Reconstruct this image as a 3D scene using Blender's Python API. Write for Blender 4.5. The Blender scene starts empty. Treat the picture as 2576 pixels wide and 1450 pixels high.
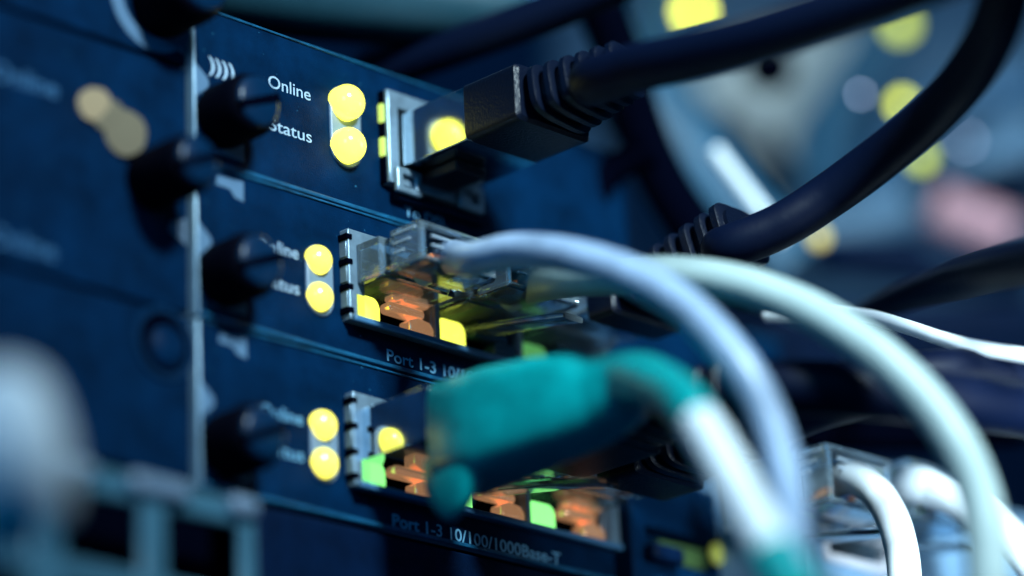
import bpy, bmesh, math, random
from mathutils import Vector, Matrix
random.seed(7)
S = bpy.context.scene
C = S.collection
# ------------------------------------------------------------------ camera
# 1 unit = 1 cm.  X runs along the rack face, Z is up, the face looks towards -Y ("n" = distance out of the face).
S.unit_settings.system = 'METRIC'
S.unit_settings.scale_length = 0.01
PXW, PXH, FPX = 2576.0, 1449.0, 9000.0          # size of the frame the measurements were taken in
DIST = FPX / 220.0
ROT = Matrix(((0.700374, -0.712386, -0.044519),
              (-0.215028, -0.270054, 0.938527),
              (-0.680617, -0.647747, -0.342322)))  # world -> camera
CAM = Vector((-26.0768, -27.3917, -15.8267))
RT = ROT.transposed()
cam = bpy.data.cameras.new('camera')
camo = bpy.data.objects.new('camera', cam)
C.objects.link(camo)
m4 = RT.to_4x4(); m4.translation = CAM
camo.matrix_world = m4
cam.sensor_width = 36.0
cam.lens = FPX / PXW * 36.0
cam.clip_start = 0.5
cam.clip_end = 500
cam.dof.use_dof = True
cam.dof.focus_distance = DIST - 0.4
cam.dof.aperture_fstop = cam.lens * 1e-3 / 2.45      # aperture 2.45 cm wide
S.camera = camo
# ------------------------------------------------------------------ world, lamps, exposure
w = bpy.data.worlds.new('World'); S.world = w; w.use_nodes = True
bg = w.node_tree.nodes['Background']
bg.inputs[0].default_value = (0.0, 0.20, 0.62, 1)
bg.inputs[1].default_value = 0.10
def lamp(name, loc, target, size, power, col, spread=180):
    l = bpy.data.lights.new(name, 'AREA'); l.shape = 'RECTANGLE'; l.size, l.size_y = size
    l.energy = power; l.color = col; l.spread = math.radians(spread)
    o = bpy.data.objects.new(name, l); C.objects.link(o)
    o.location = loc
    o.rotation_euler = (Vector(target) - Vector(loc)).to_track_quat('-Z', 'Y').to_euler()
    return o
def QL(px, py, d): return CAM + (RT @ Vector(((px - PXW / 2) / FPX, -(py - PXH / 2) / FPX, -1.0))) * (DIST + d)
_u, _v, _r = RT @ Vector((0, 1, 0)), RT @ Vector((0, 0, -1)), RT @ Vector((1, 0, 0))
FOC = Vector((2, -2.5, -2))
def V0(x, n, z): return Vector((x, -n, z))
lamp('key_lamp', FOC + _u * 25 - _v * 17 + _r * 10, V0(3.2, 4.0, 0.4), (6, 4), 3600, (0.70, 0.92, 1.0), 60)
lamp('fill_lamp', (-30, -22, 6), (-1, 0, -1), (14, 14), 2300, (0.0, 0.42, 1.0))
lamp('side_fill', QL(3150, 1050, -5), QL(2250, 1330, 2), (3, 3), 260, (0.7, 0.9, 1.0), 70)  # added lamp out of frame, brightens the shadowed patch bay
lamp('background_fill', QL(2900, -1000, 5), QL(2000, 450, 21), (8, 8), 500, (0.45, 0.8, 1.0))  # added lamp out of frame, lifts the far background
S.view_settings.view_transform = 'Standard'
S.view_settings.look = 'None'
S.view_settings.exposure = 0
S.view_settings.gamma = 1
S.view_settings.use_curve_mapping = False
S.render.engine = 'CYCLES'
S.cycles.use_denoising = True
S.cycles.max_bounces = 14
S.cycles.transmission_bounces = 12
S.cycles.transparent_max_bounces = 12
S.cycles.caustics_reflective = False
S.cycles.caustics_refractive = False
S.cycles.sample_clamp_indirect = 4

# ------------------------------------------------------------------ measuring helpers
def ray(px, py):
    return RT @ Vector(((px - PXW / 2) / FPX, -(py - PXH / 2) / FPX, -1.0))
def Q(px, py, d):                     # a point at depth d (cm) behind the focus distance
    return CAM + ray(px, py) * (DIST + d)
def P(px, py, n=0.0):                 # a point on the plane n cm out of the rack face
    r = ray(px, py); return CAM + r * ((-n - CAM.y) / r.y)
NOFF = 0.0
def V(x, n, z):
    return Vector((x, -(n + NOFF), z))
VIEW = RT @ Vector((0, 0, -1)); VRIGHT = RT @ Vector((1, 0, 0)); VUP = RT @ Vector((0, 1, 0))

# ------------------------------------------------------------------ materials
def mat(name, col, rough=0.5, metal=0.0, trans=0.0, ior=1.5, emit=None, estr=0.0, coat=0.0, bump=0.0, bscale=40, mottle=0.0, mscale=3, spec=0.5, sss=0.0):
    m = bpy.data.materials.new(name); m.use_nodes = True
    nt = m.node_tree; b = nt.nodes['Principled BSDF']; I = b.inputs
    I['Base Color'].default_value = (*col, 1); I['Roughness'].default_value = rough
    I['Metallic'].default_value = metal; I['Transmission Weight'].default_value = trans
    I['IOR'].default_value = ior; I['Coat Weight'].default_value = coat
    I['Specular IOR Level'].default_value = spec
    if sss:
        I['Subsurface Weight'].default_value = sss
        I['Subsurface Radius'].default_value = (0.1, 0.15, 0.2); I['Subsurface Scale'].default_value = 0.6
    if emit:
        I['Emission Color'].default_value = (*emit, 1); I['Emission Strength'].default_value = estr
    tc = nt.nodes.new('ShaderNodeTexCoord')
    if bump:
        n = nt.nodes.new('ShaderNodeTexNoise'); n.inputs['Scale'].default_value = bscale; n.inputs['Detail'].default_value = 6
        nt.links.new(tc.outputs['Object'], n.inputs['Vector'])
        bp = nt.nodes.new('ShaderNodeBump'); bp.inputs['Strength'].default_value = bump; bp.inputs['Distance'].default_value = 0.02
        nt.links.new(n.outputs['Fac'], bp.inputs['Height']); nt.links.new(bp.outputs['Normal'], I['Normal'])
    if mottle:
        n = nt.nodes.new('ShaderNodeTexNoise'); n.inputs['Scale'].default_value = mscale; n.inputs['Detail'].default_value = 8; n.inputs['Roughness'].default_value = 0.65
        nt.links.new(tc.outputs['Object'], n.inputs['Vector'])
        r = nt.nodes.new('ShaderNodeValToRGB')
        lo = tuple(max(0, c * (1 - mottle)) for c in col); hi = tuple(min(1, c * (1 + mottle)) for c in col)
        r.color_ramp.elements[0].position = 0.3; r.color_ramp.elements[0].color = (*lo, 1)
        r.color_ramp.elements[1].position = 0.72; r.color_ramp.elements[1].color = (*hi, 1)
        nt.links.new(n.outputs['Fac'], r.inputs['Fac']); nt.links.new(r.outputs['Color'], I['Base Color'])
    return m
def specks(m):
    nt = m.node_tree; b = nt.nodes['Principled BSDF']
    src = b.inputs['Base Color'].links[0].from_socket
    tc = nt.nodes.new('ShaderNodeTexCoord'); n = nt.nodes.new('ShaderNodeTexNoise'); n.inputs['Scale'].default_value = 16; n.inputs['Detail'].default_value = 3
    nt.links.new(tc.outputs['Object'], n.inputs['Vector'])
    r = nt.nodes.new('ShaderNodeValToRGB'); r.color_ramp.elements[0].position = 0.70; r.color_ramp.elements[1].position = 0.76
    nt.links.new(n.outputs['Fac'], r.inputs['Fac'])
    mx = nt.nodes.new('ShaderNodeMix'); mx.data_type = 'RGBA'
    nt.links.new(r.outputs['Color'], mx.inputs[0]); nt.links.new(src, mx.inputs[6]); mx.inputs[7].default_value = (0.02, 0.12, 0.22, 1)
    nt.links.new(mx.outputs[2], b.inputs['Base Color'])
M_PANEL = mat('blue_panel_paint', (0.0004, 0.0115, 0.038), 0.42, spec=0.03, bump=0.35, bscale=55, mottle=0.5, mscale=1.6)
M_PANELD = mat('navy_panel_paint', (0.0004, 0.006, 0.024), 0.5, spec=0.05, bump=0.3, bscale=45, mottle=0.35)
specks(M_PANEL)
M_SILVER = mat('brushed_steel', (0.20, 0.32, 0.42), 0.4, 0.3, bump=0.1, bscale=60, mottle=0.15)
M_TIN = mat('tinned_shield', (0.19, 0.28, 0.36), 0.32, 0.5, mottle=0.25, mscale=5, bump=0.06, bscale=20)
M_MIRROR = mat('polished_shield', (0.62, 0.7, 0.74), 0.09, 1.0, bump=0.03, bscale=6)
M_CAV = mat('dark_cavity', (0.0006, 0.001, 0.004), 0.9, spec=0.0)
M_BLACK = mat('black_rubber', (0.0008, 0.003, 0.011), 0.36, bump=0.35, bscale=30, spec=0.32)
M_BLACKG = mat('black_sheath', (0.0006, 0.003, 0.014), 0.5, bump=0.2, bscale=9, spec=0.12)
M_KNOB = mat('black_knob', (0.0006, 0.001, 0.004), 0.7, spec=0.03)
M_CAP = mat('knob_cap', (0.0006, 0.014, 0.042), 0.3, spec=0.25)
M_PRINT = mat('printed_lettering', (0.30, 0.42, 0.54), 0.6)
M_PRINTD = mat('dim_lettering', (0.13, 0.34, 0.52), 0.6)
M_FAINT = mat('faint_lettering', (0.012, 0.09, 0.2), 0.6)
M_EDGE_HIGHLIGHT = mat('chipped_edge_highlight', (0.004, 0.07, 0.15), 0.35, mottle=0.6, mscale=4, bump=0.3, bscale=25)  # lighter than the panel: edge highlight put into the colour, with chips
M_GRILLE = mat('grille_paint', (0.03, 0.10, 0.15), 0.4, mottle=0.15, mscale=1)
M_DUSK = mat('dusky_blue_sheath', (0.012, 0.07, 0.13), 0.5, mottle=0.4, mscale=0.5)
M_FARGREY = mat('far_grey_blue_metal', (0.09, 0.18, 0.28), 0.5, mottle=0.5, mscale=0.25)
M_TEALL = mat('dim_teal_light', (0.0, 0.02, 0.04), 0.9, spec=0.0, emit=(0.0, 0.05, 0.10), estr=1.0)
M_PLATE = mat('pale_plate', (0.12, 0.18, 0.26), 0.4)
M_MARK = mat('pale_marking', (0.08, 0.15, 0.24), 0.5, spec=0.2)
M_CLEAR = mat('clear_plastic', (0.62, 0.84, 1.0), 0.03, trans=0.88, ior=1.47, bump=0.15, bscale=4)
M_GLINT_RIDGE = mat('glint_plastic', (0.55, 0.68, 0.8), 0.2, trans=0.4, ior=1.45)  # whitish tint puts glints into the plug ridges
M_SMOKE = mat('smoky_plastic', (0.5, 0.75, 0.86), 0.02, trans=0.93, ior=1.45)
M_WHITE = mat('white_sheath', (0.74, 0.81, 0.86), 0.4, bump=0.2, bscale=3, mottle=0.1, mscale=2)
M_GREY = mat('grey_blue_sheath', (0.27, 0.37, 0.52), 0.36, bump=0.3, bscale=3, mottle=0.3, mscale=1.6)
M_PALE = mat('pale_green_sheath', (0.37, 0.47, 0.46), 0.45, bump=0.2, bscale=3, mottle=0.14, mscale=1.5)
M_TEAL = mat('teal_rubber', (0.0, 0.27, 0.275), 0.32, bump=0.25, bscale=4, mottle=0.25, sss=0.25)
M_LED = mat('yellow_led', (0.3, 0.3, 0.05), 0.15, emit=(1.0, 0.95, 0.075), estr=3.6, coat=0.6)
M_LEDD = mat('soft_yellow_led', (0.3, 0.3, 0.05), 0.2, emit=(1.0, 0.92, 0.11), estr=1.9, coat=0.5)
M_LIME = mat('lime_led', (0.2, 0.3, 0.05), 0.2, emit=(0.9, 1.0, 0.10), estr=1.8, coat=0.3)
M_MINT = mat('mint_led', (0.1, 0.3, 0.1), 0.2, emit=(0.26, 1.0, 0.24), estr=1.5, coat=0.3)
M_SLIT = mat('lime_slit', (0.2, 0.3, 0.05), 0.3, emit=(0.6, 0.8, 0.16), estr=1.0)
M_AMBER = mat('lit_copper', (0.95, 0.5, 0.28), 0.22, 1.0, emit=(0.62, 0.30, 0.14), estr=0.5, coat=0.3, bump=0.4, bscale=5)  # copper contacts; emission stands in for LED light falling on them
M_WARM = mat('warm_led', (0.01, 0.01, 0.007), 0.9, spec=0.0, emit=(0.85, 0.84, 0.58), estr=0.42)
M_WARMD = mat('dim_warm_led', (0.01, 0.01, 0.007), 0.9, spec=0.0, emit=(0.72, 0.8, 0.62), estr=0.24)
M_DEADTAB = mat('unlit_contact', (0.01, 0.04, 0.08), 0.3, spec=0.3)  # contact tabs kept dark, without the emitted glow
M_DIMG = mat('dim_green_led', (0.05, 0.2, 0.05), 0.3, emit=(0.08, 0.3, 0.08), estr=1.0)
M_GOLD = mat('gold_contact', (0.9, 0.62, 0.22), 0.25, 1.0)
M_ORANGE = mat('orange_wire', (0.75, 0.22, 0.06), 0.4)
M_GREEN = mat('green_wire', (0.25, 0.6, 0.10), 0.4)
M_BLUEW = mat('blue_wire', (0.05, 0.2, 0.5), 0.4)
M_BROWN = mat('brown_wire', (0.3, 0.12, 0.06), 0.4)
M_BEIGE = mat('grey_beige_metal', (0.68, 0.72, 0.70), 0.5, mottle=0.3, mscale=0.3)
M_STEELB = mat('blue_grey_metal', (0.035, 0.12, 0.23), 0.5, mottle=0.3, mscale=0.3)
M_PINK = mat('pink_plastic', (0.55, 0.27, 0.31), 0.5, mottle=0.2, mscale=0.8)
M_FARLED_ = mat('far_yellow_led', (0.3, 0.3, 0.05), 0.3, emit=(0.85, 0.95, 0.06), estr=4.0)
M_FARLEDD = mat('far_dim_yellow_led', (0.3, 0.3, 0.05), 0.3, emit=(0.7, 0.85, 0.10), estr=2.0)
M_FARLEDO = mat('far_warm_led', (0.3, 0.3, 0.05), 0.3, emit=(0.9, 0.75, 0.25), estr=1.4)
M_FARLEDW = mat('far_pale_lamp', (0.3, 0.3, 0.3), 0.3, emit=(0.5, 0.6, 0.85), estr=7)
M_TEALG = mat('teal_grey_duct', (0.009, 0.045, 0.066), 0.45, mottle=0.2, mscale=0.6)
M_PPANEL = mat('pale_blue_panel', (0.17, 0.30, 0.45), 0.45, mottle=0.2, mscale=1.5)
M_BACK = mat('rack_interior_paint', (0.02, 0.10, 0.22), 0.7, mottle=0.4, mscale=0.08)

# ------------------------------------------------------------------ object helpers
def root(name, label, cat, loc, group=None):
    o = bpy.data.objects.new(name, None); C.objects.link(o)
    o.location = loc; o.empty_display_size = 0.3
    o['label'] = label; o['category'] = cat
    if group: o['group'] = group
    return o
def tag(o, label, cat, group=None):
    o['label'] = label; o['category'] = cat
    if group: o['group'] = group
    return o
def origin_of(o):
    v = Vector((0, 0, 0))
    while o is not None:
        v += Vector(o.location); o = o.parent
    return v
def obj(name, bm, m, parent=None, smooth=True, bevel=0.0, segs=2, angle=35):
    me = bpy.data.meshes.new(name)
    off = origin_of(parent)
    if parent is None:
        c = Vector((0, 0, 0))
        for v in bm.verts: c += v.co
        off = c / max(1, len(bm.verts))
    bmesh.ops.translate(bm, vec=-off, verts=bm.verts)
    bmesh.ops.recalc_face_normals(bm, faces=bm.faces)
    bm.to_mesh(me); bm.free()
    me.materials.append(m)
    if smooth:
        me.polygons.foreach_set('use_smooth', [True] * len(me.polygons))
        me.set_sharp_from_angle(angle=math.radians(angle))
    o = bpy.data.objects.new(name, me); C.objects.link(o)
    if parent is not None: o.parent = parent
    else: o.location = off
    if bevel:
        b = o.modifiers.new('bevel', 'BEVEL'); b.width = bevel; b.segments = segs; b.limit_method = 'ANGLE'; b.angle_limit = math.radians(40)
    return o
def BM(): return bmesh.new()
def box(bm, x0, x1, n0, n1, z0, z1):
    vs = [bm.verts.new(V(x, n, z)) for x in (x0, x1) for n in (n0, n1) for z in (z0, z1)]
    for f in ((0, 1, 3, 2), (4, 6, 7, 5), (0, 4, 5, 1), (2, 3, 7, 6), (0, 2, 6, 4), (1, 5, 7, 3)):
        bm.faces.new([vs[i] for i in f])
    return bm
def prism(bm, pts, n0, n1):           # polygon in (x, z), from n0 to n1
    a = [bm.verts.new(V(x, n0, z)) for x, z in pts]; b = [bm.verts.new(V(x, n1, z)) for x, z in pts]
    bm.faces.new(a); bm.faces.new(b[::-1])
    for i in range(len(pts)):
        j = (i + 1) % len(pts); bm.faces.new((a[i], b[i], b[j], a[j]))
    return bm
def plate(bm, x0, x1, z0, z1, n0, n1, holes=()):   # a slab with rectangular holes
    xs = sorted({x0, x1, *[h[0] for h in holes], *[h[1] for h in holes]}); zs = sorted({z0, z1, *[h[2] for h in holes], *[h[3] for h in holes]})
    vv = {}
    def vert(i, j, n):
        k = (i, j, n)
        if k not in vv: vv[k] = bm.verts.new(V(xs[i], n, zs[j]))
        return vv[k]
    solid = lambda i, j: 0 <= i < len(xs) - 1 and 0 <= j < len(zs) - 1 and not any(h[0] - 1e-6 <= xs[i] and xs[i + 1] <= h[1] + 1e-6 and h[2] - 1e-6 <= zs[j] and zs[j + 1] <= h[3] + 1e-6 for h in holes)
    for i in range(len(xs) - 1):
        for j in range(len(zs) - 1):
            if not solid(i, j): continue
            for n in (n0, n1): bm.faces.new((vert(i, j, n), vert(i + 1, j, n), vert(i + 1, j + 1, n), vert(i, j + 1, n)))
            for di, dj, a, b in ((-1, 0, (i, j), (i, j + 1)), (1, 0, (i + 1, j), (i + 1, j + 1)), (0, -1, (i, j), (i + 1, j)), (0, 1, (i, j + 1), (i + 1, j + 1))):
                if not solid(i + di, j + dj): bm.faces.new((vert(*a, n0), vert(*b, n0), vert(*b, n1), vert(*a, n1)))
    return bm
def capsule_pts(cx, cz, r, half, k=14):
    pts = []
    for s, c0 in ((0, half), (math.pi, -half)):
        for i in range(k + 1):
            a = s + math.pi * i / k; pts.append((cx + r * math.cos(a), cz + c0 + r * math.sin(a)))
    return pts
def circle_pts(cx, cz, r, k=40): return [(cx + r * math.cos(2 * math.pi * i / k), cz + r * math.sin(2 * math.pi * i / k)) for i in range(k)]
def lathe_n(bm, cx, cz, prof, k=48):   # revolve (radius, n) about the outward axis
    rings = []
    for r, n in prof:
        if r < 1e-5: rings.append([bm.verts.new(V(cx, n, cz))])
        else: rings.append([bm.verts.new(V(cx + r * math.cos(2 * math.pi * i / k), n, cz + r * math.sin(2 * math.pi * i / k))) for i in range(k)])
    for a, b in zip(rings, rings[1:]):
        for i in range(k):
            j = (i + 1) % k
            if len(a) == 1 and len(b) == 1: continue
            if len(a) == 1: bm.faces.new((a[0], b[i], b[j]))
            elif len(b) == 1: bm.faces.new((a[i], a[j], b[0]))
            else: bm.faces.new((a[i], a[j], b[j], b[i]))
    return bm
def spline(pts, per=10):
    pts = [Vector(p) for p in pts]; out = []
    ext = [pts[0] * 2 - pts[1]] + pts + [pts[-1] * 2 - pts[-2]]
    for i in range(1, len(ext) - 2):
        p0, p1, p2, p3 = ext[i - 1:i + 3]
        for s in range(per):
            t = s / per
            out.append(0.5 * ((2 * p1) + (p2 - p0) * t + (2 * p0 - 5 * p1 + 4 * p2 - p3) * t * t + (3 * p1 - p0 - 3 * p2 + p3) * t ** 3))
    out.append(pts[-1]); return out
def loft(bm, stations, k=28):          # stations: (centre, u, v, half_u, half_v, exponent)
    rings = []
    for c, u, v, a, b, e in stations:
        ring = []
        for i in range(k):
            t = 2 * math.pi * (i + 0.5) / k; ct, st = math.cos(t), math.sin(t)
            x = math.copysign(abs(ct) ** (2 / e), ct) * a; y = math.copysign(abs(st) ** (2 / e), st) * b
            ring.append(bm.verts.new(c + u * x + v * y))
        rings.append(ring)
    for r0, r1 in zip(rings, rings[1:]):
        for i in range(k):
            j = (i + 1) % k; bm.faces.new((r0[i], r0[j], r1[j], r1[i]))
    bm.faces.new(rings[0][::-1]); bm.faces.new(rings[-1])
    return bm
def tube(bm, path, rad, k=24, per=10, wob=0.0, up=Vector((0, 0, 1))):
    pts = spline(path, per); N = len(pts); st = []
    u = None; ph = random.random() * 6
    for i, p in enumerate(pts):
        t = (pts[min(i + 1, N - 1)] - pts[max(i - 1, 0)]).normalized()
        u = t.cross(up).normalized() if u is None else (u - t * u.dot(t)).normalized()
        v = t.cross(u)
        f = i / (N - 1)
        r = rad(f) if callable(rad) else rad
        o = (u * math.sin(f * 23 + ph) + v * math.cos(f * 17 + ph)) * wob
        st.append((p + o, u, v, r, r, 2.0))
    return loft(bm, st, k)
def text_bm(s, x0, x1, zb, cap, n=0.006, bold=0.0):   # lettering on the face, from x0 to x1, baseline zb, capital height cap
    cu = bpy.data.curves.new('lettering', 'FONT'); cu.body = s; cu.size = 1; cu.offset = bold; cu.extrude = 0.004
    cu.resolution_u = 5
    o = bpy.data.objects.new('lettering_source', cu); C.objects.link(o)
    dg = bpy.context.evaluated_depsgraph_get(); dg.update()
    me = bpy.data.meshes.new_from_object(o.evaluated_get(dg))
    bm = bmesh.new(); bm.from_mesh(me)
    bpy.data.objects.remove(o); bpy.data.curves.remove(cu); bpy.data.meshes.remove(me)
    xs = [v.co.x for v in bm.verts]; ax, bx = min(xs), max(xs)
    for v in bm.verts:
        x = x0 + (v.co.x - ax) / (bx - ax) * (x1 - x0); z = zb + v.co.y * cap / 0.72; d = n + v.co.z * 0.3
        v.co = V(x, d, z)
    return bm

# ------------------------------------------------------------------ the setting
bm = BM()
c = Q(1288, 725, 46)
u, v = VRIGHT * 60, VUP * 40
for s in ((-1, -1), (1, -1), (1, 1), (-1, 1)): bm.verts.new(c + u * s[0] + v * s[1])
bm.faces.new(bm.verts[:])
o = obj('background', bm, M_BACK); o['kind'] = 'structure'

# ------------------------------------------------------------------ rack modules
def knob_parts(p, cx, cz, r, n1, n0=0.0):
    bm = BM(); k = 60
    prof = [(r * 0.6, n0), (r * 0.98, n0 + 0.02), (r, n0 + 0.06), (r, n1 - 0.12), (r * 0.9, n1 - 0.02), (r * 0.84, n1), (0, n1)]
    lathe_n(bm, cx, cz, prof, k)
    for v in bm.verts:                       # fine knurling on the flank
        d = Vector((v.co.x - cx, v.co.z - cz)); L = d.length
        if L > r * 0.99:
            a = math.atan2(d.y, d.x); s = 1 + 0.012 * (1 if int(a / (2 * math.pi / k) + 100.5) % 2 else -1)
            v.co.x = cx + d.x * s; v.co.z = cz + d.y * s
    kb = obj('thumbscrew', bm, M_KNOB, p, angle=50)
    bm = lathe_n(BM(), cx, cz, [(r * 0.82, n1 + 0.002), (r * 0.8, n1 + 0.03), (r * 0.7, n1 + 0.05), (0, n1 + 0.055)], 48)
    obj('screw_cap', bm, M_CAP, kb, angle=60)
    bm = BM(); a = math.radians(24)
    for sx in (1,):
        pts = [(cx + math.cos(a) * s * r * 0.86 - math.sin(a) * t * 0.05, cz + math.sin(a) * s * r * 0.78 + math.cos(a) * t * 0.05) for s, t in ((-1, -1), (1, -1), (1, 1), (-1, 1))]
        prism(bm, pts, n1 + 0.01, n1 + 0.058)
    obj('screw_slot', bm, M_CAV, kb)
def indicators(p, cx, z1, z2, dome, m, rl=0.19):
    zc = (z1 + z2) / 2
    h = obj('indicator_housing', prism(BM(), capsule_pts(cx + 0.035, zc - 0.01, rl + 0.035, (z1 - z2) / 2), -0.05, 0.03), M_PLATE, p, bevel=0.02)
    for z in (z1, z2):
        prof = [(rl, 0.0), (rl, dome * 0.45)] + [(rl * math.cos(t), dome * 0.45 + rl * 0.85 * math.sin(t)) for t in [i * math.pi / 20 for i in range(1, 11)]]
        obj('indicator_lens', lathe_n(BM(), cx, z, prof), m, h, angle=60)
def side_strip(p, x, z0, z1):
    obj('side_edge', box(BM(), x - 0.045, x - 0.002, -0.8, 0.03, z0, z1), M_SILVER, p, bevel=0.02)
def corner_marks(p, zt, zb, x0=-2.2, x1=-1.5, tab=True):
    n0, n1 = 0.002, 0.008
    k = 8; zb2 = zb + 0.14
    # lower right corner with a scooped side, left corner with two scooped sides, small upper tab
    pts = [(x1, zb2), (x1, zb2 + 0.36)] + [(x1 - 0.34 * (i / k), zb2 + 0.36 - 0.30 * (i / k) ** 0.6) for i in range(1, k + 1)] + [(x0 + 0.08, zb2 + 0.02)]
    obj('corner_marking', prism(BM(), pts, n0, n1), M_MARK, p)
    zm = zt - 0.92
    pts = [(x0, zm + 0.24)] + [(x0 + 0.2 * math.sin(i / k * math.pi / 2) ** 1.5, zm + 0.24 - 0.22 * i / k) for i in range(1, k + 1)] + [(x0 + 0.2 * math.cos(i / k * math.pi / 2) ** 1.5, zm + 0.02 - 0.22 * i / k) for i in range(1, k + 1)]
    obj('corner_marking', prism(BM(), pts, n0, n1), M_MARK, p)
    zt2 = zt - 0.07
    if tab: obj('corner_marking', prism(BM(), [(x1 - 0.02, zt2), (x1 - 0.02, zt2 - 0.24), (x1 - 0.15, zt2 - 0.22), (x1 - 0.22, zt2 - 0.14), (x1 - 0.42, zt2 - 0.13), (x1 - 0.40, zt2 - 0.02)], n0, n1), M_MARK, p)

def edge_highlights(p, x0, x1, zt, zb):
    obj('edge_highlight', box(BM(), x0 + 0.02, x1, -0.1, 0.022, zt - 0.018, zt + 0.006), M_EDGE_HIGHLIGHT, p, bevel=0.006)  # thin added strip carrying the painted edge highlight
    obj('edge_highlight', box(BM(), x0 + 0.02, x1, -0.1, 0.03, zb - 0.004, zb + 0.045), M_EDGE_HIGHLIGHT, p, bevel=0.012)
BOUNDS = [(0.88, -0.975), (-1.0, -2.785), (-2.83, -4.70)]
XL = -2.2
G_MOD = 'network modules stacked in the rack'
# --- top module
zt, zb = BOUNDS[0]
mod1 = root('network_module', 'top dark blue module with a single silver-framed jack and the two biggest yellow lights', 'network module', V(XL, 0, zb), G_MOD)
obj('faceplate', plate(BM(), XL, 4.8, zb, zt, -0.14, 0, [(0.79, 2.0, -0.42, 0.42)]), M_PANEL, mod1, bevel=0.018)
obj('casing', box(BM(), XL, 4.8, -8, -1.2, zb + 0.02, zt - 0.02), M_CAV, mod1)
side_strip(mod1, XL, zb - 0.02, zt)
corner_marks(mod1, zt, zb, tab=False)
edge_highlights(mod1, XL, 4.8, zt, zb)
knob_parts(mod1, -1.84, -0.40, 0.36, 0.62)
indicators(mod1, 0.02, 0.27, -0.26, 0.24, M_LED, 0.205)
obj('lettering', text_bm('Online', -1.11, -0.47, 0.185, 0.155, bold=0.002), M_PRINT, mod1)
obj('lettering', text_bm('Status', -1.11, -0.47, -0.335, 0.155, bold=0.002), M_PRINT, mod1)
obj('lettering', text_bm('To DSL', 0.96, 1.66, -0.86, 0.13), M_PRINTD, mod1)
obj('lettering', text_bm('))))', -2.0, -1.62, 0.14, 0.17, bold=0.02), M_PRINT, mod1)
jk = obj('jack_frame', plate(BM(), 0.625, 2.12, -0.56, 0.60, -0.1, 0.13, [(0.795, 2.0, -0.40, 0.40)]), M_TIN, mod1, bevel=0.015)
obj('jack_cavity', box(BM(), 0.80, 2.02, -1.15, -0.6, -0.5, 0.5), M_CAV, jk)
bm = BM(); box(bm, 0.80, 0.822, -0.5, 0.06, -0.3, 0.3)
obj('jack_side_spring', bm, M_TIN, jk, bevel=0.01)
for zc in (0.31, -0.11):
    obj('lit_slot', box(BM(), 0.585, 0.622, 0.01, 0.075, zc - 0.11, zc + 0.11), M_SLIT, jk)
for za, zc in ((-0.56, -0.24), (0.02, 0.18), (0.44, 0.58)): obj('side_block', box(BM(), 0.588, 0.622, 0.01, 0.09, za, zc), M_CAV, jk)
for xc, zc in ((0.88, -0.52), (1.90, -0.47)):
    hw, hh = 0.20, 0.155
    obj('ground_tab', plate(BM(), xc - hw, xc + hw, zc - hh, zc + hh, 0.13, 0.2, [(xc - hw + 0.1, xc + hw - 0.09, zc - hh + 0.08, zc + hh - 0.08)]), M_TIN, jk, bevel=0.02)
obj('jack_sill', box(BM(), 0.78, 2.2, 0.0, 0.12, -0.72, -0.66), M_PANELD, jk, bevel=0.01)
obj('latch_tongue', box(BM(), 1.6, 1.84, 0.12, 0.3, -0.40, -0.33), M_TIN, jk, bevel=0.01)

# --- three-port modules
def port_parts(p, x0, z, led, amber):
    """one port of the ganged jack: x0 = left edge, z = bottom of the block"""
    pts = [(x0 + 0.02, z + 0.02), (x0 + 0.40, z + 0.02), (x0 + 0.40, z + 0.16)] + [(x0 + 0.28 + 0.12 * math.cos(t), z + 0.17 + 0.14 * math.sin(t)) for t in [i * math.pi / 16 for i in range(1, 9)]] + [(x0 + 0.02, z + 0.31)]
    obj('port_light', prism(BM(), pts, -0.1, 0.13), led, p, bevel=0.02)
    bm = BM()
    box(bm, x0 + 0.80, x0 + 1.22, -0.08, 0.12, z + 0.37, z + 0.54)
    a = obj('contact_tab', bm, amber, p, bevel=0.05, segs=4)  # copper contact piece, no lamp; any glow comes from its material
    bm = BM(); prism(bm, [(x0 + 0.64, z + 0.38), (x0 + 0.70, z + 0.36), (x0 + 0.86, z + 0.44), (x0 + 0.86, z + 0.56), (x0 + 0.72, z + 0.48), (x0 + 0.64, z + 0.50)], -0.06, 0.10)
    obj('contact_spur', bm, amber, a, bevel=0.03, segs=3)
    obj('contact_tab', box(BM(), x0 + 0.56, x0 + 1.13, -0.08, 0.13, z + 0.215, z + 0.345), amber, p, bevel=0.06, segs=4)
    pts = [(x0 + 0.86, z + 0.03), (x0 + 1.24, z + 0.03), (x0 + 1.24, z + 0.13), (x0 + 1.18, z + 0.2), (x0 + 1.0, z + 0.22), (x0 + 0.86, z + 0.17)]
    obj('contact_tab', prism(BM(), pts, -0.06, 0.14), amber, p, bevel=0.03, segs=3)
    obj('divider', box(BM(), x0 + 1.27, x0 + 1.35, -0.9, 0.06, z + 0.05, z + 0.98), M_TIN, p, bevel=0.01)
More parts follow.
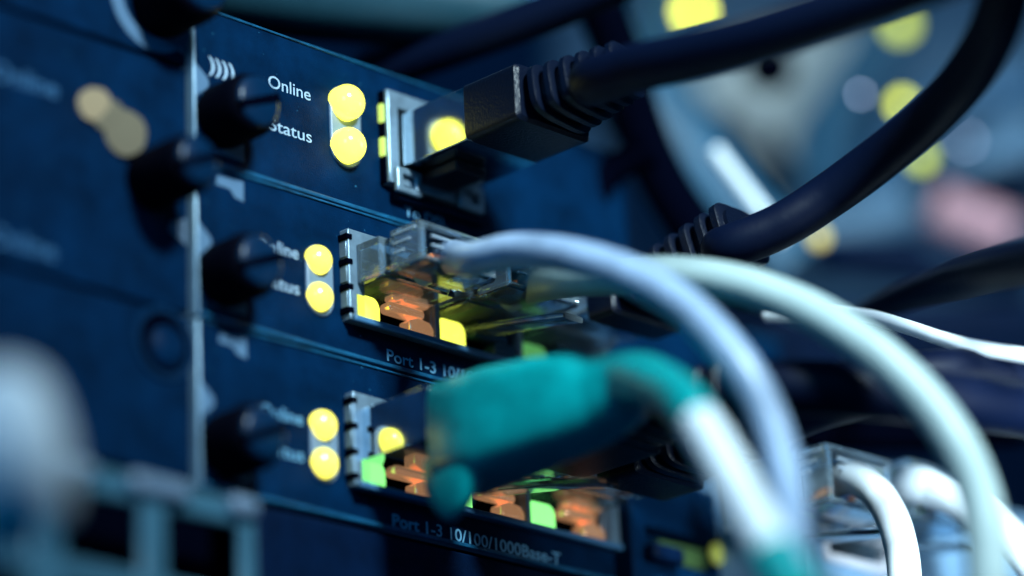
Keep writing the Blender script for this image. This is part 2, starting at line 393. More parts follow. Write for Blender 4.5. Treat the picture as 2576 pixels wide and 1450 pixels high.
def three_port(label, zt, zb, dz, leds, ambers, letter_m, on_m):
    m = root('network_module', label, 'network module', V(XL, 0, zb), G_MOD)
    z = -2.36 + dz                                     # bottom of the port block
    obj('faceplate', plate(BM(), XL, 7.6, zb, zt, -0.14, 0, [(0.0, 4.12, z, z + 1.02)]), M_PANEL, m, bevel=0.018)
    obj('casing', box(BM(), XL, 7.6, -8, -1.3, zb + 0.02, zt - 0.02), M_CAV, m)
    side_strip(m, XL, zb - 0.01, zt)
    corner_marks(m, zt, zb)
    edge_highlights(m, XL, 7.6, zt, zb)
    knob_parts(m, -1.86, -2.27 + dz, 0.36, 0.62)
    indicators(m, -0.45, -1.75 + dz, -2.19 + dz, 0.08, on_m, 0.17)
    obj('lettering', text_bm('Online', -1.33, -0.72, -1.80 + dz, 0.15, bold=0.002), letter_m, m)
    obj('lettering', text_bm('Status', -1.33, -0.72, -2.22 + dz, 0.15, bold=0.002), letter_m, m)
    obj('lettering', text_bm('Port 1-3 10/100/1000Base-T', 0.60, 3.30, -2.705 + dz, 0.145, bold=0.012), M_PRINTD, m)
    fr = obj('jack_frame', plate(BM(), -0.07, 4.22, z - 0.03, z + 1.06, -0.2, 0.13, [(0.2 if False else 0.17, 1.28, z + 0.02, z + 0.94), (1.35, 2.64, z + 0.02, z + 0.94), (2.71, 4.05, z + 0.02, z + 0.94)]), M_TIN, m, bevel=0.012)
    obj('jack_cavity', box(BM(), -0.03, 4.12, -1.2, -0.25, z, z + 1.02), M_CAV, fr)
    for zc in (z + 0.96, z + 0.66, z + 0.36, z + 0.08): obj('shield_notch', box(BM(), -0.105, -0.02, 0.0, 0.145, zc - 0.03, zc + 0.03), M_CAV, fr)
    for k in range(3): obj('shield_leaf', box(BM(), -0.09, -0.072, 0.0, 0.11, z + 0.12 + 0.30 * k, z + 0.31 + 0.30 * k), M_TIN, fr, bevel=0.005)
    obj('sill_rail', box(BM(), -0.05, 4.2, 0.132, 0.20, z - 0.06, z + 0.015), M_STEELB, fr, bevel=0.02)
    for i in range(3): port_parts(m, 1.36 * i, z, leds[i], ambers[i])
    return m
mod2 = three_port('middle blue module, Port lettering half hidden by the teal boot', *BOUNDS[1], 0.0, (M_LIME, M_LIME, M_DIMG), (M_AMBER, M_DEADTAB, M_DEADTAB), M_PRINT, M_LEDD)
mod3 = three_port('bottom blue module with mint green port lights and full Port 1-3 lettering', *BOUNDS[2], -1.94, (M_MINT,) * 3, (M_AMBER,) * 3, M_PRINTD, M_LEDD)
# --- blank panel beneath
bp = root('blank_panel', 'plain navy panel directly under the bottom network module', 'panel', V(-1.4, 0, -6.5))
obj('faceplate', plate(BM(), -1.4, 7.6, -6.6, -4.76, -0.14, -0.01), M_PANELD, bp, bevel=0.03)

# --- left bay
G_SIDE = 'side modules in the left bay'
LB = [(1.75, -0.085), (-0.11, -1.955), (-1.98, -3.83)]
LX0, LX1 = -7.0, -2.32
labs = ['top side module, cut off by the picture edge, black thumbscrew over a pale ring',
        'side module with two softly glowing warm white lights and a long black thumbscrew',
        'lowest side module, with a dark oval recess instead of a thumbscrew']
for i, (zt, zb) in enumerate([(2.6, 0.1), (0.06, -2.80), (-2.84, -4.66)]):
    sm = root('side_module', labs[i], 'side module', V(LX1, 0, zb), G_SIDE)
    obj('faceplate', plate(BM(), LX0, LX1, zb, zt, -0.14, 0), M_PANEL, sm, bevel=0.03)
    if i == 0:
        knob_parts(sm, -2.72, 0.72, 0.40, 0.75)
        bm = lathe_n(BM(), -2.80, 0.74, [(0.43, 0.003), (0.43, 0.012), (0.60, 0.012), (0.60, 0.003)])
        obj('ring_marking', bm, M_MARK, sm)
        prism_pts = [(-2.36, 0.22), (-2.36, 0.50), (-2.62, 0.48), (-2.62, 0.34)]
        obj('corner_marking', prism(BM(), prism_pts, 0.002, 0.01), M_PLATE, sm)
    if i == 1:
        knob_parts(sm, -2.88, -1.42, 0.33, 0.8)
        obj('corner_marking', prism(BM(), [(-2.36, -2.02), (-2.36, -1.72), (-2.56, -1.80), (-2.60, -1.90)], 0.002, 0.01), M_PLATE, sm)
        for (px, py), rr in (((242, 258), 0.17), ((275, 285), 0.16), ((322, 330), 0.25)):
            q = P(px, py, 0.1)
            obj('indicator_light', lathe_n(BM(), q.x, q.z, [(rr, 0), (rr, 0.1), (rr * 0.7, 0.2), (0, 0.24)], 24), M_WARM if rr == 0.17 else M_WARMD, sm, angle=60)
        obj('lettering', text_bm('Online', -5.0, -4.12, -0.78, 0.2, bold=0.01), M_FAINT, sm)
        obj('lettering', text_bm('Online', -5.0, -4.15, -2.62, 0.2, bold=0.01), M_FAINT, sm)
    if i == 2:
        bm = lathe_n(BM(), -2.70, -3.22, [(0.30, -0.05), (0.34, 0.03), (0.41, 0.035), (0.43, 0.002)])
        obj('recess_rim', bm, M_CAP, sm)
        obj('recess', lathe_n(BM(), -2.70, -3.22, [(0.36, 0.004), (0.36, 0.016), (0, 0.016)]), M_CAV, sm)
        obj('recess_cap', lathe_n(BM(), -2.66, -3.25, [(0.24, 0.017), (0.22, 0.05), (0, 0.06)]), M_PANEL, sm, angle=60)

# --- vent grille in front of the left bay
vg = root('vent_grille', 'pale blue metal grille with square black holes in the lower left corner', 'vent grille', V(-4, 1.0, -6.2))
gx = [P(-170, 1300, 1.2).x, P(-60, 1300, 1.2).x]
def bx(px, py): return P(px, py, 1.0).x
def bz(px, py): return P(px, py, 1.0).z
hz0, hz1 = bz(430, 1455), bz(430, 1282)
holes = []
for a, b in ((-100, 74), (162, 356), (420, 606)):
    holes.append((bx(a, 1340), bx(b, 1340), hz0, hz1))
    holes.append((bx(a, 1340), bx(b, 1340), hz0 - 1.2, hz0 - 0.25))
obj('grid', plate(BM(), bx(-200, 1300), bx(645, 1340), hz0 - 1.6, hz1 + 0.28, 0.9, 1.0, holes), M_GRILLE, vg, bevel=0.045, segs=3)
bm = BM()
for a, b in ((110, 232), (318, 470), (570, 640)):
    x0, x1 = bx(a, 1260), bx(b, 1260); st = []
    obj('lip_highlight', box(BM(), x0, x1, 0.9, 1.12, hz1 + 0.08, hz1 + 0.30), M_PLATE, vg, bevel=0.09, segs=4)  # paler than the grid: light on the bar tops put into colour
obj('dark_backing', box(BM(), bx(-200, 1300), bx(640, 1340), 0.2, 0.3, hz0 - 1.6, hz1 + 0.2), M_CAV, vg)
# --- pale handle, very close to the lens
bm = BM()
tube(bm, [Q(-420, 1370, -10), Q(-160, 1230, -10), Q(-20, 1150, -10), Q(60, 1120, -10), Q(120, 1100, -10), Q(160, 1090, -10)],
     lambda f: 0.74 * math.sqrt(max(0.003, 1 - max(0, (f - 0.55) / 0.45) ** 2)), per=8, k=36)
tag(obj('pull_handle', bm, mat('pale_handle_plastic', (0.75, 0.83, 0.88), 0.5), angle=80), 'large blurred pale grey rounded handle end at the left edge, above the grille', 'handle')

# ------------------------------------------------------------------ patch leads
G_LEAD = 'patch leads plugged into the modules'
YN = Vector((0, -1, 0)); XU = Vector((1, 0, 0)); ZU = Vector((0, 0, 1))
def boot_st(c, a, b, e=5.0, rotz=0.0):
    return (V(*c), XU, ZU, a, b, e)
def ribbed(bm, pts, a0, b0, a1, b1, n, frac=0.55):
    """ribs as rounded slabs along a short path"""
    pp = spline(pts, 12); L = len(pp)
    core = []
    for i in range(0, L, 2):
        f = i / (L - 1); t = (pp[min(i + 1, L - 1)] - pp[max(i - 1, 0)]).normalized(); u = ZU.cross(t).normalized(); v = t.cross(u)
        core.append((pp[i], u, v, (a0 + (a1 - a0) * f) * 0.78, (b0 + (b1 - b0) * f) * 0.78, 3.0))
    loft(bm, core)
    for k in range(n):
        f = (k + 0.5) / n; i = f * (L - 1); j = int(i); p = pp[j].lerp(pp[min(j + 1, L - 1)], i - j)
        t = (pp[min(j + 1, L - 1)] - pp[max(j - 1, 0)]).normalized(); u = ZU.cross(t).normalized(); v = t.cross(u)
        tot = (pp[-1] - pp[0]).length / n * frac / 2
        a, b = a0 + (a1 - a0) * f, b0 + (b1 - b0) * f
        loft(bm, [(p - t * tot, u, v, a * 0.92, b * 0.92, 4.0), (p - t * tot * 0.7, u, v, a, b, 4.0), (p + t * tot * 0.7, u, v, a, b, 4.0), (p + t * tot, u, v, a * 0.92, b * 0.92, 4.0)])
    return bm
def clear_plug(p, xc, zt, zb, n1=1.2, wires=True, clip=0.4, m=None):
    hw = 0.585
    # thin-walled clear body, open at the back where the cable enters
    pl = BM()
    zc, hh = (zt + zb) / 2, (zt - zb) / 2
    rings = []
    for n, a, b in ((-0.5, hw - 0.02, hh - 0.02), (-0.47, hw, hh), (0.50, hw, hh), (0.54, hw - 0.045, hh - 0.045), (0.64, hw - 0.045, hh - 0.045), (0.68, hw, hh), (1.14, hw, hh), (n1, hw - 0.03, hh - 0.03)):
        rings.append([pl.verts.new(V(xc + sx * a, n, zc + sz * b)) for sx, sz in ((-1, -1), (1, -1), (1, 1), (-1, 1))])
    for r0, r1 in zip(rings, rings[1:]):
        for k in range(4): pl.faces.new((r0[k], r0[(k + 1) % 4], r1[(k + 1) % 4], r1[k]))
    pl.faces.new(rings[0][::-1])
    m = m or M_CLEAR
    body = obj('plug', pl, m, p, angle=25)
    so = body.modifiers.new('wall', 'SOLIDIFY'); so.thickness = 0.10; so.offset = -1
    bv = body.modifiers.new('bevel', 'BEVEL'); bv.width = 0.035; bv.segments = 3; bv.limit_method = 'ANGLE'
    obj('crimp_bar', box(BM(), xc - 0.42, xc + 0.42, 0.52, 0.66, zb + 0.12, zb + 0.22), M_CLEAR, body, bevel=0.02)
    bm = BM()
    st = []
    for n, z, h in ((-0.35, zb - 0.06, 0.035), (0.1, zb - 0.12, 0.04), (0.6, zb - 0.2, 0.04), (1.2, zb - 0.30, 0.045), (1.2 + clip, zb - 0.30 - 0.2 * clip, 0.04)):
        st.append((V(xc, n, z), XU, ZU, 0.16, h, 6))
    for k in range(3):
        zr = zt - 0.06 - 0.11 * k
        obj('glint_ridge', box(BM(), xc - hw + 0.12, xc + hw - 0.12, n1 - 0.02, n1 + 0.03, zr - 0.025, zr), M_GLINT_RIDGE if k else m, body, bevel=0.012)
        obj('glint_ridge', box(BM(), xc - hw - 0.012, xc - hw + 0.02, 0.72, 1.1 - 0.1 * k, zr - 0.02, zr + 0.01), M_GLINT_RIDGE, body, bevel=0.01)  # ridges added to the plug to show as white glints
    if clip > 0: obj('clip', loft(bm, st, 24), m, body, angle=30)
    if wires:
        cols = [M_ORANGE, M_GREEN, M_BLUEW, M_BROWN]
        for ci in range(4):
            bm = BM()
            for k in (0, 1):
                i = ci * 2 + k; x = xc - 0.36 + i * 0.103
                tube(bm, [V(x, -0.45, zb + 0.17), V(x, 0.15, zb + 0.15), V(xc + (x - xc) * 0.9, 0.5, zb + 0.15 + 0.03 * (i % 2)), V(xc + (x - xc) * 0.55, 0.95, (zt + zb) / 2 - 0.06)], 0.045, 10, 6)
            obj('wire_pair', bm, cols[ci], body)
        bm = BM()
        for i in range(8):
            x = xc - 0.36 + i * 0.103; box(bm, x - 0.02, x + 0.02, -0.48, -0.1, zt - 0.14, zt - 0.02)
        obj('contacts', bm, M_GOLD, body)
    return body
def black_boot(p, xc, zt, zb, n0, n1, end, ribs=7, tip=(0.30, 0.30)):
    """moulded box behind the plug, then a ribbed strain relief that ends at point end"""
    zc = (zt + zb) / 2; hh = (zt - zb) / 2
    bm = loft(BM(), [(V(xc, n0, zc), XU, ZU, 0.58, hh, 12), (V(xc, n0 + 0.02, zc), XU, ZU, 0.6, hh + 0.02, 12), (V(xc, n1 - 0.04, zc), XU, ZU, 0.6, hh + 0.02, 12), (V(xc, n1, zc), XU, ZU, 0.56, hh - 0.02, 12)], 64)
    b = obj('boot', bm, M_BLACK, p, angle=25)
    r = ribbed(BM(), [V(xc, n1 - 0.02, zc), V(xc, n1, zc).lerp(end, 0.5), end], 0.58, hh, tip[0], tip[1], ribs)
    obj('strain_relief', r, M_BLACK, b, angle=30)
    return b
# 1: shielded plug with black moulded hood, top module
c1 = root('patch_lead', 'thick black cable with ribbed hood and shiny metal plug in the top jack', 'patch lead', V(1.39, 0.3, 0), G_LEAD)
bm = BM(); box(bm, 0.83, 1.97, -0.4, 1.19, -0.325, 0.325)
pl1 = obj('plug', bm, M_MIRROR, c1, bevel=0.012)
end = P(1490, 205, 3.0) ; end = V(1.55, 3.1, 0.12)
black_boot(c1, 1.385, 0.325, -0.325, 1.19, 2.05, end, 6)
bm = BM(); box(bm, 1.12, 1.62, 0.1, 0.72, -0.46, -0.33)
obj('latch', bm, M_BLACK, c1, bevel=0.03)
pA = [V(1.54, 2.9, 0.10), Q(1490, 205, -1.5), Q(1600, 170, -2.1), Q(1750, 138, -2.7), Q(1900, 98, -3.2), Q(2060, 45, -3.6), Q(2250, -20, -4.0), Q(2500, -110, -4.5)]
obj('cord', tube(BM(), pA, 0.27, 28), M_BLACKG, c1, angle=80)
# 2: clear plug, grey-blue cable, middle module port 1
c2 = root('patch_lead', 'blue-grey cable arching out of a see-through plug in the middle module', 'patch lead', V(0.65, 0.3, -1.75), G_LEAD)
clear_plug(c2, 0.64, -1.475, -1.95, clip=0)
pE = [V(0.64, 0.55, -1.76), V(0.66, 1.0, -1.75), Q(1185, 655, -1.75), Q(1290, 632, -2.3), Q(1420, 640, -2.9), Q(1560, 680, -3.4), Q(1690, 748, -3.8), Q(1790, 835, -4.1), Q(1875, 940, -4.4), Q(1935, 1060, -4.6), Q(1970, 1190, -4.8), Q(1985, 1330, -5.0), Q(1990, 1500, -5.2)]
obj('cord', tube(BM(), pE, 0.195, 28, wob=0.01), M_GREY, c2, angle=80)
# 3: clear plug, pale green cable, middle module port 2
c3 = root('patch_lead', 'pale greenish cable in a wide arch falling along the right side of the picture', 'patch lead', V(2.0, 0.3, -1.75), G_LEAD)
clear_plug(c3, 2.0, -1.475, -1.95)
pF = [V(2.0, 0.6, -1.76), V(2.0, 1.0, -1.76), Q(1420, 700, -0.9), Q(1560, 692, -1.5), Q(1720, 695, -2.1), Q(1880, 725, -2.6), Q(2040, 785, -3.0), Q(2180, 868, -3.4), Q(2300, 975, -3.7), Q(2395, 1100, -4.0), Q(2455, 1230, -4.2), Q(2480, 1350, -4.4), Q(2490, 1500, -4.6)]
obj('cord', tube(BM(), pF, 0.22, 28, wob=0.01), M_PALE, c3, angle=80)
# 4: clear plug with black hood, middle module port 3
c4 = root('patch_lead', 'black cable sweeping up to the top right corner from a ribbed black hood', 'patch lead', V(3.36, 0.3, -1.75), G_LEAD)
clear_plug(c4, 3.36, -1.475, -1.95, wires=False, clip=0)
black_boot(c4, 3.36, -1.475, -2.05, 1.12, 1.55, V(3.42, 3.05, -1.36), 7, tip=(0.42, 0.36))
pB = [V(3.42, 2.7, -1.46), Q(1830, 622, -0.5), Q(1960, 570, -0.6), Q(2090, 488, -0.6), Q(2220, 392, -0.9), Q(2340, 292, -1.5), Q(2430, 195, -2.3), Q(2490, 95, -3.0), Q(2525, 0, -3.6), Q(2550, -110, -4.0)]
obj('cord', tube(BM(), pB, lambda f: 0.25 + 0.03 * f, 28), M_BLACKG, c4, angle=80)
# 5: teal boot, white cable, bottom module port 1
c5 = root('patch_lead', 'teal rubber boot with a thick bright white cable dropping from its end', 'patch lead', V(0.65, 0.3, -3.75), G_LEAD)
bm = BM(); box(bm, 0.06, 1.22, -0.4, 1.2, -4.02, -3.42)
obj('plug', bm, M_MIRROR, c5, bevel=0.012)
st = [(V(0.50, 1.14, -3.94), XU, ZU, 0.44, 0.54, 5), (V(0.50, 1.2, -3.96), XU, ZU, 0.48, 0.60, 5), (V(0.50, 1.9, -3.96), XU, ZU, 0.47, 0.60, 4.6), (V(0.55, 2.6, -3.96), XU, ZU, 0.45, 0.54, 4),
      (V(0.62, 3.0, -3.96), XU, ZU, 0.43, 0.49, 3.6), (V(0.66, 3.2, -3.98), XU, ZU, 0.40, 0.43, 3.0)]
pts = [V(0.68, 3.2, -3.98), Q(1595, 962, -3.3), Q(1645, 968, -3.9), Q(1688, 986, -4.4), Q(1722, 1014, -4.8), Q(1760, 1066, -5.15)]
pp = spline(pts, 6)
for i, p in enumerate(pp[1:], 1):
    t = (pp[min(i + 1, len(pp) - 1)] - pp[i - 1]).normalized(); u = ZU.cross(t).normalized()
    if u.dot(XU) < 0: u = -u
    v = u.cross(t)
    if v.dot(ZU) < 0: v = -v
    f = i / (len(pp) - 1); g = 1 - (1 - f) ** 2.4; r = 0.42 + (0.225 - 0.42) * g; r2 = 0.42 + (0.225 - 0.42) * g
    st.append((p, u, v, r, r2, 3.0 - min(1, f * 2.5)))
boot5 = obj('boot', loft(BM(), st, 40), M_TEAL, c5, angle=60)
# clip guard: rounded tongue hanging below the boot
bm = BM()
st = []
for f in [i / 12 for i in range(13)]:
    hw = (max(0.02, 1 - f ** 2.2)) ** 0.6
    st.append((V(0.19 + 0.06 * f, 1.42 - 0.14 * f, -4.25 - 0.70 * f), XU, YN, 0.05 + 0.10 * hw, 0.42 * hw, 3.0))
obj('clip_guard', loft(bm, st, 28), M_TEAL, boot5, angle=60)
pH = [Q(1688, 986, -4.4), Q(1722, 1014, -4.8), Q(1760, 1066, -5.15), Q(1812, 1152, -5.6), Q(1860, 1240, -6.0), Q(1905, 1320, -6.3), Q(1950, 1405, -6.6), Q(2000, 1500, -6.9)]
obj('cord', tube(BM(), pH, 0.215, 28), M_WHITE, c5, angle=80)
pt = [Q(1940, 1388, -6.55), Q(1975, 1452, -6.75), Q(2025, 1530, -7.0)]
obj('end_boot', tube(BM(), pt, lambda f: 0.235 + 0.05 * f, 28), M_TEAL, c5, angle=60)
# 6, 7: black hoods in the bottom module's second and third ports
c6 = root('patch_lead', 'black hooded lead half hidden behind the teal boot, clear clip jutting below it', 'patch lead', V(2.0, 0.3, -3.75), G_LEAD)
clear_plug(c6, 2.0, -3.42, -3.90, wires=False, clip=0.8, m=M_SMOKE)
black_boot(c6, 2.0, -3.40, -4.0, 1.12, 2.3, V(2.05, 3.9, -3.8), 7)
obj('cord', tube(BM(), [V(2.05, 3.7, -3.8), V(2.3, 4.6, -3.9), V(3.4, 5.4, -4.0), V(5.2, 5.7, -3.9), V(8.0, 5.8, -3.7), V(11.0, 5.9, -3.4)], 0.30, 24), M_BLACKG, c6, angle=80)
c7 = root('patch_lead', 'black ribbed lead in the last port of the bottom module, behind the white cable', 'patch lead', V(3.36, 0.3, -3.75), G_LEAD)
clear_plug(c7, 3.36, -3.42, -3.90, wires=False, clip=0, m=M_SMOKE)
black_boot(c7, 3.36, -3.40, -4.02, 1.12, 1.75, V(3.4, 3.3, -3.7), 7)
obj('cord', tube(BM(), [V(3.4, 3.1, -3.7), V(3.6, 4.0, -3.55), V(4.6, 4.9, -3.4), V(6.4, 5.4, -3.2), V(9, 5.6, -2.9), V(12, 5.7, -2.6)], 0.34, 24), M_BLACKG, c7, angle=80)

# ------------------------------------------------------------------ loose cables round the modules
G_LOOSE = 'loose cables hanging in the rack'
def loose(name, label, path, r, m, k=24, wob=0.0):
    return tag(obj(name, tube(BM(), path, r, k, wob=wob), m, angle=80), label, 'cable', G_LOOSE)
loose('thin_cable', 'thin white cable running out to the right edge beneath the pale green arch', [Q(1930, 790, 1.4), Q(2060, 790, 1.0), Q(2180, 796, 0.3), Q(2280, 822, -0.3), Q(2370, 852, -0.8), Q(2460, 875, -1.2), Q(2640, 905, -1.6)], 0.085, M_WHITE)
loose('black_cable', 'blurred black cable entering at the right edge just above the white strand', [Q(2140, 800, 3), Q(2280, 745, 1.5), Q(2420, 700, 0), Q(2560, 665, -2), Q(2720, 630, -4)], lambda f: 0.12 + 0.13 * min(1, f * 2), M_BLACKG)
loose('black_cable', 'black cable crossing the very top of the picture above the ribbed hood', [Q(650, 290, 3.4), Q(800, 240, 3.0), Q(1000, 168, 2.6), Q(1200, 97, 2.2), Q(1380, 33, 1.9), Q(1580, -50, 1.6), Q(1800, -150, 1.3)], 0.24, M_BLACKG)
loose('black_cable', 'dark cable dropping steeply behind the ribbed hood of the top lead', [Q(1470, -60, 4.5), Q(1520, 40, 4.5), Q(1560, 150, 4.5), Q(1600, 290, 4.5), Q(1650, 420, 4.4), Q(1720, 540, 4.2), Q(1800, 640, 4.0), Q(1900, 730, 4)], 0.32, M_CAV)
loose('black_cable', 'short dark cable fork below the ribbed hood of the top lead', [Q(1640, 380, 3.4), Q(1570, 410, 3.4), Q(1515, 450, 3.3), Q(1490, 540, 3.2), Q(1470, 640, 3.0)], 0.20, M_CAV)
loose('grey_cable', 'slim blue-grey cable drawn as a highlight streak above the black cable at the very top', [Q(900, 150, 3.6), Q(1080, 88, 3.6), Q(1220, 40, 3.4), Q(1340, -8, 3.2), Q(1600, -110, 3.0)], 0.12, M_STEELB)  # thin tube stands in for a blue highlight on another cable
loose('grey_cable', 'thick blurred blue-grey cable slanting down behind the steep dark cable', [Q(1560, 200, 8), Q(1640, 310, 8), Q(1740, 430, 8), Q(1850, 560, 8), Q(1960, 690, 8)], 0.62, M_DUSK)
loose('white_cable', 'short bright white strand slanting behind the big black sweeping cable', [Q(1795, 375, 5.0), Q(1840, 435, 5.0), Q(1890, 500, 5.0), Q(1935, 560, 5.0), Q(1968, 606, 5.0)], 0.10, M_WHITE)
# dark recess and duct above the top module
rb = tag(obj('empty_bay', box(BM(), -1.62, 3.6, -9, -5, 0.93, 4.5), M_CAV, bevel=0.05), 'black empty bay above the top module edge', 'rack bay')
dct = [Q(380, -80, 1.6), Q(560, -55, 1.8), Q(760, -30, 2.1), Q(960, -10, 2.4), Q(1120, 8, 2.6), Q(1260, 30, 2.8), Q(1350, 48, 3.0)]
tag(obj('duct', tube(BM(), dct, lambda f: 0.62 * math.sqrt(max(0.004, 1 - (max(0, f - 0.3) / 0.7) ** 2)), 32), M_TEALG, angle=80), 'blurred teal-grey rounded duct above the top module, tapering to the right', 'duct')

# ------------------------------------------------------------------ hardware to the right of the modules
def slab(bm, poly, d, t):             # outline at depth d with real thickness t along the line of sight
    a = [bm.verts.new(Q(x, y, d)) for x, y in poly]
    b = [bm.verts.new(v.co + VIEW * t) for v in a]
    bm.faces.new(a); bm.faces.new(b[::-1])
    for i in range(len(a)):
        j = (i + 1) % len(a); bm.faces.new((a[i], b[i], b[j], a[j]))
    return bm
# patch panel with two white leads
pp_ = root('patch_bay', 'pale blue patch panel in the lower right corner, white-framed jack opening', 'patch panel', P(2200, 1450, 2.2))
n = 1.6
def ppx(px, py): return P(px, py, n).x
def ppz(px, py): return P(px, py, n).z
x0 = ppx(2010, 1250)
obj('faceplate', plate(BM(), x0, x0 + 7, -5.2, ppz(2060, 1150), n - 2.5, n, [(ppx(2075, 1380), ppx(2220, 1420), ppz(2100, 1400), ppz(2100, 1335))]), M_PPANEL, pp_, bevel=0.04)
jx0, jx1, jz0, jz1 = ppx(2075, 1380), ppx(2220, 1420), ppz(2100, 1400), ppz(2100, 1335)
jf = obj('jack_frame', plate(BM(), jx0 - 0.07, jx1 + 0.07, jz0 - 0.09, jz1 + 0.05, n - 0.05, n + 0.06, [(jx0 + 0.02, jx1 - 0.02, jz0 + 0.02, jz1 - 0.02)]), mat('pale_frame', (0.62, 0.62, 0.68), 0.4), pp_, bevel=0.02)
obj('jack_cavity', box(BM(), jx0, jx1, n - 2.4, n - 0.5, jz0, jz1), M_CAV, jf)
G_WL = 'white leads in the patch panel'
q = P(2115, 1225, 2.3)
w1 = root('patch_lead', 'white cable bending down out of a clear plug in the lower right corner', 'patch lead', q, G_WL)
NOFF = 1.45
clear_plug(w1, q.x - 0.02, q.z + 0.36, q.z - 0.36, clip=0.3)
NOFF = 0.0
sd = (P(2115, 1225, 2.3) - CAM).dot(VIEW) - DIST
obj('cord', tube(BM(), [V(q.x - 0.02, 1.8, q.z + 0.05), Q(2095, 1212, sd), Q(2150, 1205, sd - 0.4), Q(2205, 1240, sd - 0.8), Q(2243, 1300, sd - 1.1), Q(2265, 1370, sd - 1.3), Q(2275, 1440, sd - 1.5), Q(2278, 1530, sd - 1.7)], 0.195, 28), M_WHITE, w1, angle=80)
q = P(2330, 1265, 2.3)
w2 = root('patch_lead', 'pale white cable leaving to the right edge behind the greenish arch', 'patch lead', q, G_WL)
NOFF = 1.45
clear_plug(w2, q.x - 0.1, q.z + 0.36, q.z - 0.36, clip=0.3)
NOFF = 0.0
obj('cord', tube(BM(), [V(q.x - 0.05, 1.8, q.z + 0.05), Q(2290, 1222, sd + 0.6), Q(2350, 1235, sd + 0.4), Q(2430, 1268, sd + 0.1), Q(2510, 1325, sd - 0.2), Q(2600, 1420, sd - 0.5), Q(2690, 1540, sd - 0.8)], 0.23, 28), M_WHITE, w2, angle=80)
# neighbouring jack block below the bottom module's right end
nb = root('jack_block', 'dark teal jack block with a dull yellow light, between bottom module and white cable', 'jack block', P(1800, 1440, 0.2))
x0, x1 = P(1590, 1360, 0.3).x, P(2000, 1400, 0.3).x
zt, zb = P(1700, 1250, 0.3).z, P(1700, 1420, 0.3).z
obj('housing', plate(BM(), x0, x1 + 2, zb - 1.4, zt + 0.2, -1.0, 0.3, [(x0 + 0.25, x0 + 1.5, zb, zt - 0.45)]), M_PANEL, nb, bevel=0.03)
obj('jack_cavity', box(BM(), x0 + 0.25, x0 + 1.5, -1, -0.6, zb, zt - 0.45), M_CAV, nb)
q = P(1815, 1392, 0.35)
obj('indicator_light', lathe_n(BM(), q.x, q.z, [(0.14, 0.28), (0.14, 0.33), (0.08, 0.36), (0, 0.37)]), mat('dull_yellow_led', (0.3, 0.3, 0.05), 0.3, emit=(0.14, 0.17, 0.035), estr=0.9), nb, angle=60)
obj('yellow_strip', box(BM(), x0 + 0.6, x0 + 1.4, -0.3, 0.2, zb + 0.06, zb + 0.3), mat('olive_plastic', (0.03, 0.07, 0.015), 0.6), nb)
q = P(1660, 1395, 0.35)
obj('jack_latch', box(BM(), q.x - 0.25, q.x + 0.3, 0.3, 0.5, q.z - 0.12, q.z + 0.1), M_PANELD, nb, bevel=0.06)
# dark device between the arches
tag(obj('dark_unit', slab(BM(), [(1995, 975), (2100, 958), (2420, 985), (2600, 1000), (2600, 1120), (2420, 1136), (2020, 1136)], 3.2, 3), M_CAV, bevel=0.15), 'blurred black case in the gap framed by the blue-grey and greenish cables', 'equipment case')

# ------------------------------------------------------------------ far side of the aisle, far out of focus
G_FAR = 'equipment across the aisle'
fr1 = root('far_cabinet', 'grey-beige cabinet far behind the sweeping black cable, yellow lights on it', 'cabinet', Q(1900, 500, 20))
obj('front', slab(BM(), [(1560, 205), (1680, 215), (1880, 100), (2150, 40), (2170, 120), (2060, 200), (2030, 330), (2010, 420), (1960, 520), (1900, 640), (1760, 600)], 19, 3), M_BEIGE, fr1, bevel=0.2)
fr2 = root('far_rack', 'blue rack across the aisle in the top right, dotted with yellow lights', 'rack', Q(2100, 200, 23))
obj('front', slab(BM(), [(1400, -120), (2700, -120), (2700, 1000), (1400, 1000)], 23, 4), M_STEELB, fr2, bevel=0.3)
obj('dark_opening', slab(BM(), [(1990, 270), (2080, 215), (2160, 260), (2170, 380), (2080, 420), (2000, 370)], 18, 1.2), M_CAV, fr2, bevel=0.4)
obj('pale_panel', slab(BM(), [(2280, 120), (2700, 20), (2700, 470), (2480, 470), (2250, 520), (2180, 470)], 21.8, 1), M_FARGREY, fr2, bevel=0.3)
def ball(c, r):
    bm = BM(); bmesh.ops.create_uvsphere(bm, u_segments=20, v_segments=12, radius=r)
    bmesh.ops.translate(bm, vec=c, verts=bm.verts); return bm
for px, py, d, r, m in ((1745, 28, 13, 0.13, mat('far_bright_led', (0.3, 0.3, 0.05), 0.3, emit=(0.95, 1.0, 0.08), estr=10)), (2265, 62, 11, 0.17, M_FARLEDD), (2270, 262, 9.5, 0.11, M_FARLED_), (2318, 398, 9, 0.13, M_FARLEDD), (2060, 597, 6.5, 0.11, M_FARLEDO)):
    obj('status_light', ball(Q(px, py, d), r), m, fr2)
for px, py, d, r in ((2165, 237, 8, 0.035), (2430, 355, 12, 0.04)):
    obj('pale_light', ball(Q(px, py, d), r), M_FARLEDW, fr2)
obj('pale_light', ball(Q(1820, 272, 18.5), 0.10), M_WARM, fr1)
tag(obj('cable_sleeve', tube(BM(), [Q(2345, 520, 12), Q(2410, 548, 12), Q(2480, 575, 12), Q(2540, 602, 12)], 0.36, 24), M_PINK, angle=60), 'blurred pink sleeve lying near the right edge above the black cable', 'cable sleeve')
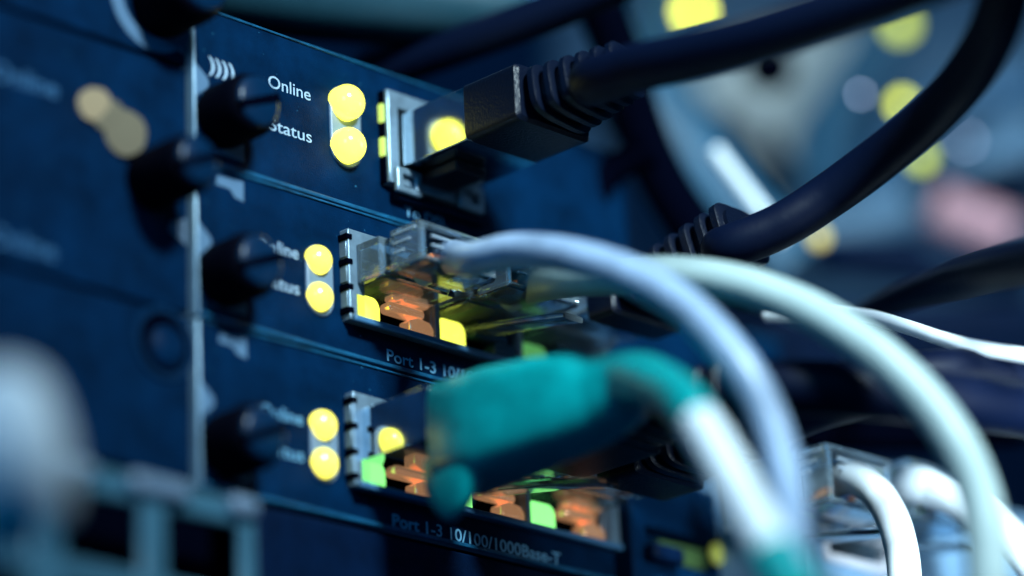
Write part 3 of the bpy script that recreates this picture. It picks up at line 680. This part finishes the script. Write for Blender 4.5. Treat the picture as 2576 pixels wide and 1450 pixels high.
tag(obj('dark_unit', slab(BM(), [(2060, 590), (2300, 590), (2360, 640), (2600, 660), (2600, 760), (2050, 700)], 10, 2), M_PANELD, bevel=0.2), 'dark navy case below the pink sleeve at the right', 'equipment case')

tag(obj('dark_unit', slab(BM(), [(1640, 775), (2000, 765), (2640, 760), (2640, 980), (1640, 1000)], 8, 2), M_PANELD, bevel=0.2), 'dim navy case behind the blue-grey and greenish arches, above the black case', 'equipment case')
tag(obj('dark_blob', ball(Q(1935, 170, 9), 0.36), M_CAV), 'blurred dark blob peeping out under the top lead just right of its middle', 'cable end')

# more clutter across the aisle
tag(obj('wall_bracket', slab(BM(), [(2290, 440), (2600, 395), (2600, 470), (2300, 520)], 13.5, 0.6), M_PANELD, bevel=0.1), 'dark blurred bracket bar right of the big black sweeping cable, above the pink sleeve', 'bracket')
tag(obj('far_bundle', tube(BM(), [Q(1600, -60, 17), Q(1660, 120, 17), Q(1700, 260, 17), Q(1850, 330, 17), Q(1990, 520, 17)], 0.3, 18), M_PANELD, angle=80), 'dark thin blurred cable crossing the grey cabinet across the aisle', 'cable', 'cables across the aisle')
for i, (pts, r, m, lab) in enumerate((
    ([(1690, -60, 14), (1640, 60, 14), (1660, 180, 13.5), (1740, 300, 13), (1800, 420, 13)], 0.35, M_DUSK, 'blurred dusky cable hanging left of the topmost yellow light across the aisle'),
    ([(2270, -60, 15), (2215, 90, 15), (2140, 210, 15), (2075, 330, 15), (2060, 480, 15)], 0.42, M_DUSK, 'blurred dusky cable slanting left beside the dark round opening across the aisle'),
    ([(2620, 330, 14), (2480, 420, 14), (2330, 500, 14), (2180, 560, 14), (2020, 600, 14)], 0.4, M_FARGREY, 'blurred grey-blue cable lying across the aisle above the pink sleeve'),
    ([(2620, 180, 15), (2540, 240, 15), (2440, 250, 15), (2330, 300, 15), (2230, 420, 15), (2190, 540, 15)], 0.32, M_STEELB, 'blurred dark blue cable drooping right of the big black sweeping cable'))):
    tag(obj('far_cable', tube(BM(), [Q(*p) for p in pts], r, 20), m, angle=80), lab, 'cable', 'cables across the aisle')
q = P(2236, 1196, 2.0)
obj('indicator_light', ball(q, 0.09), M_SLIT, pp_)
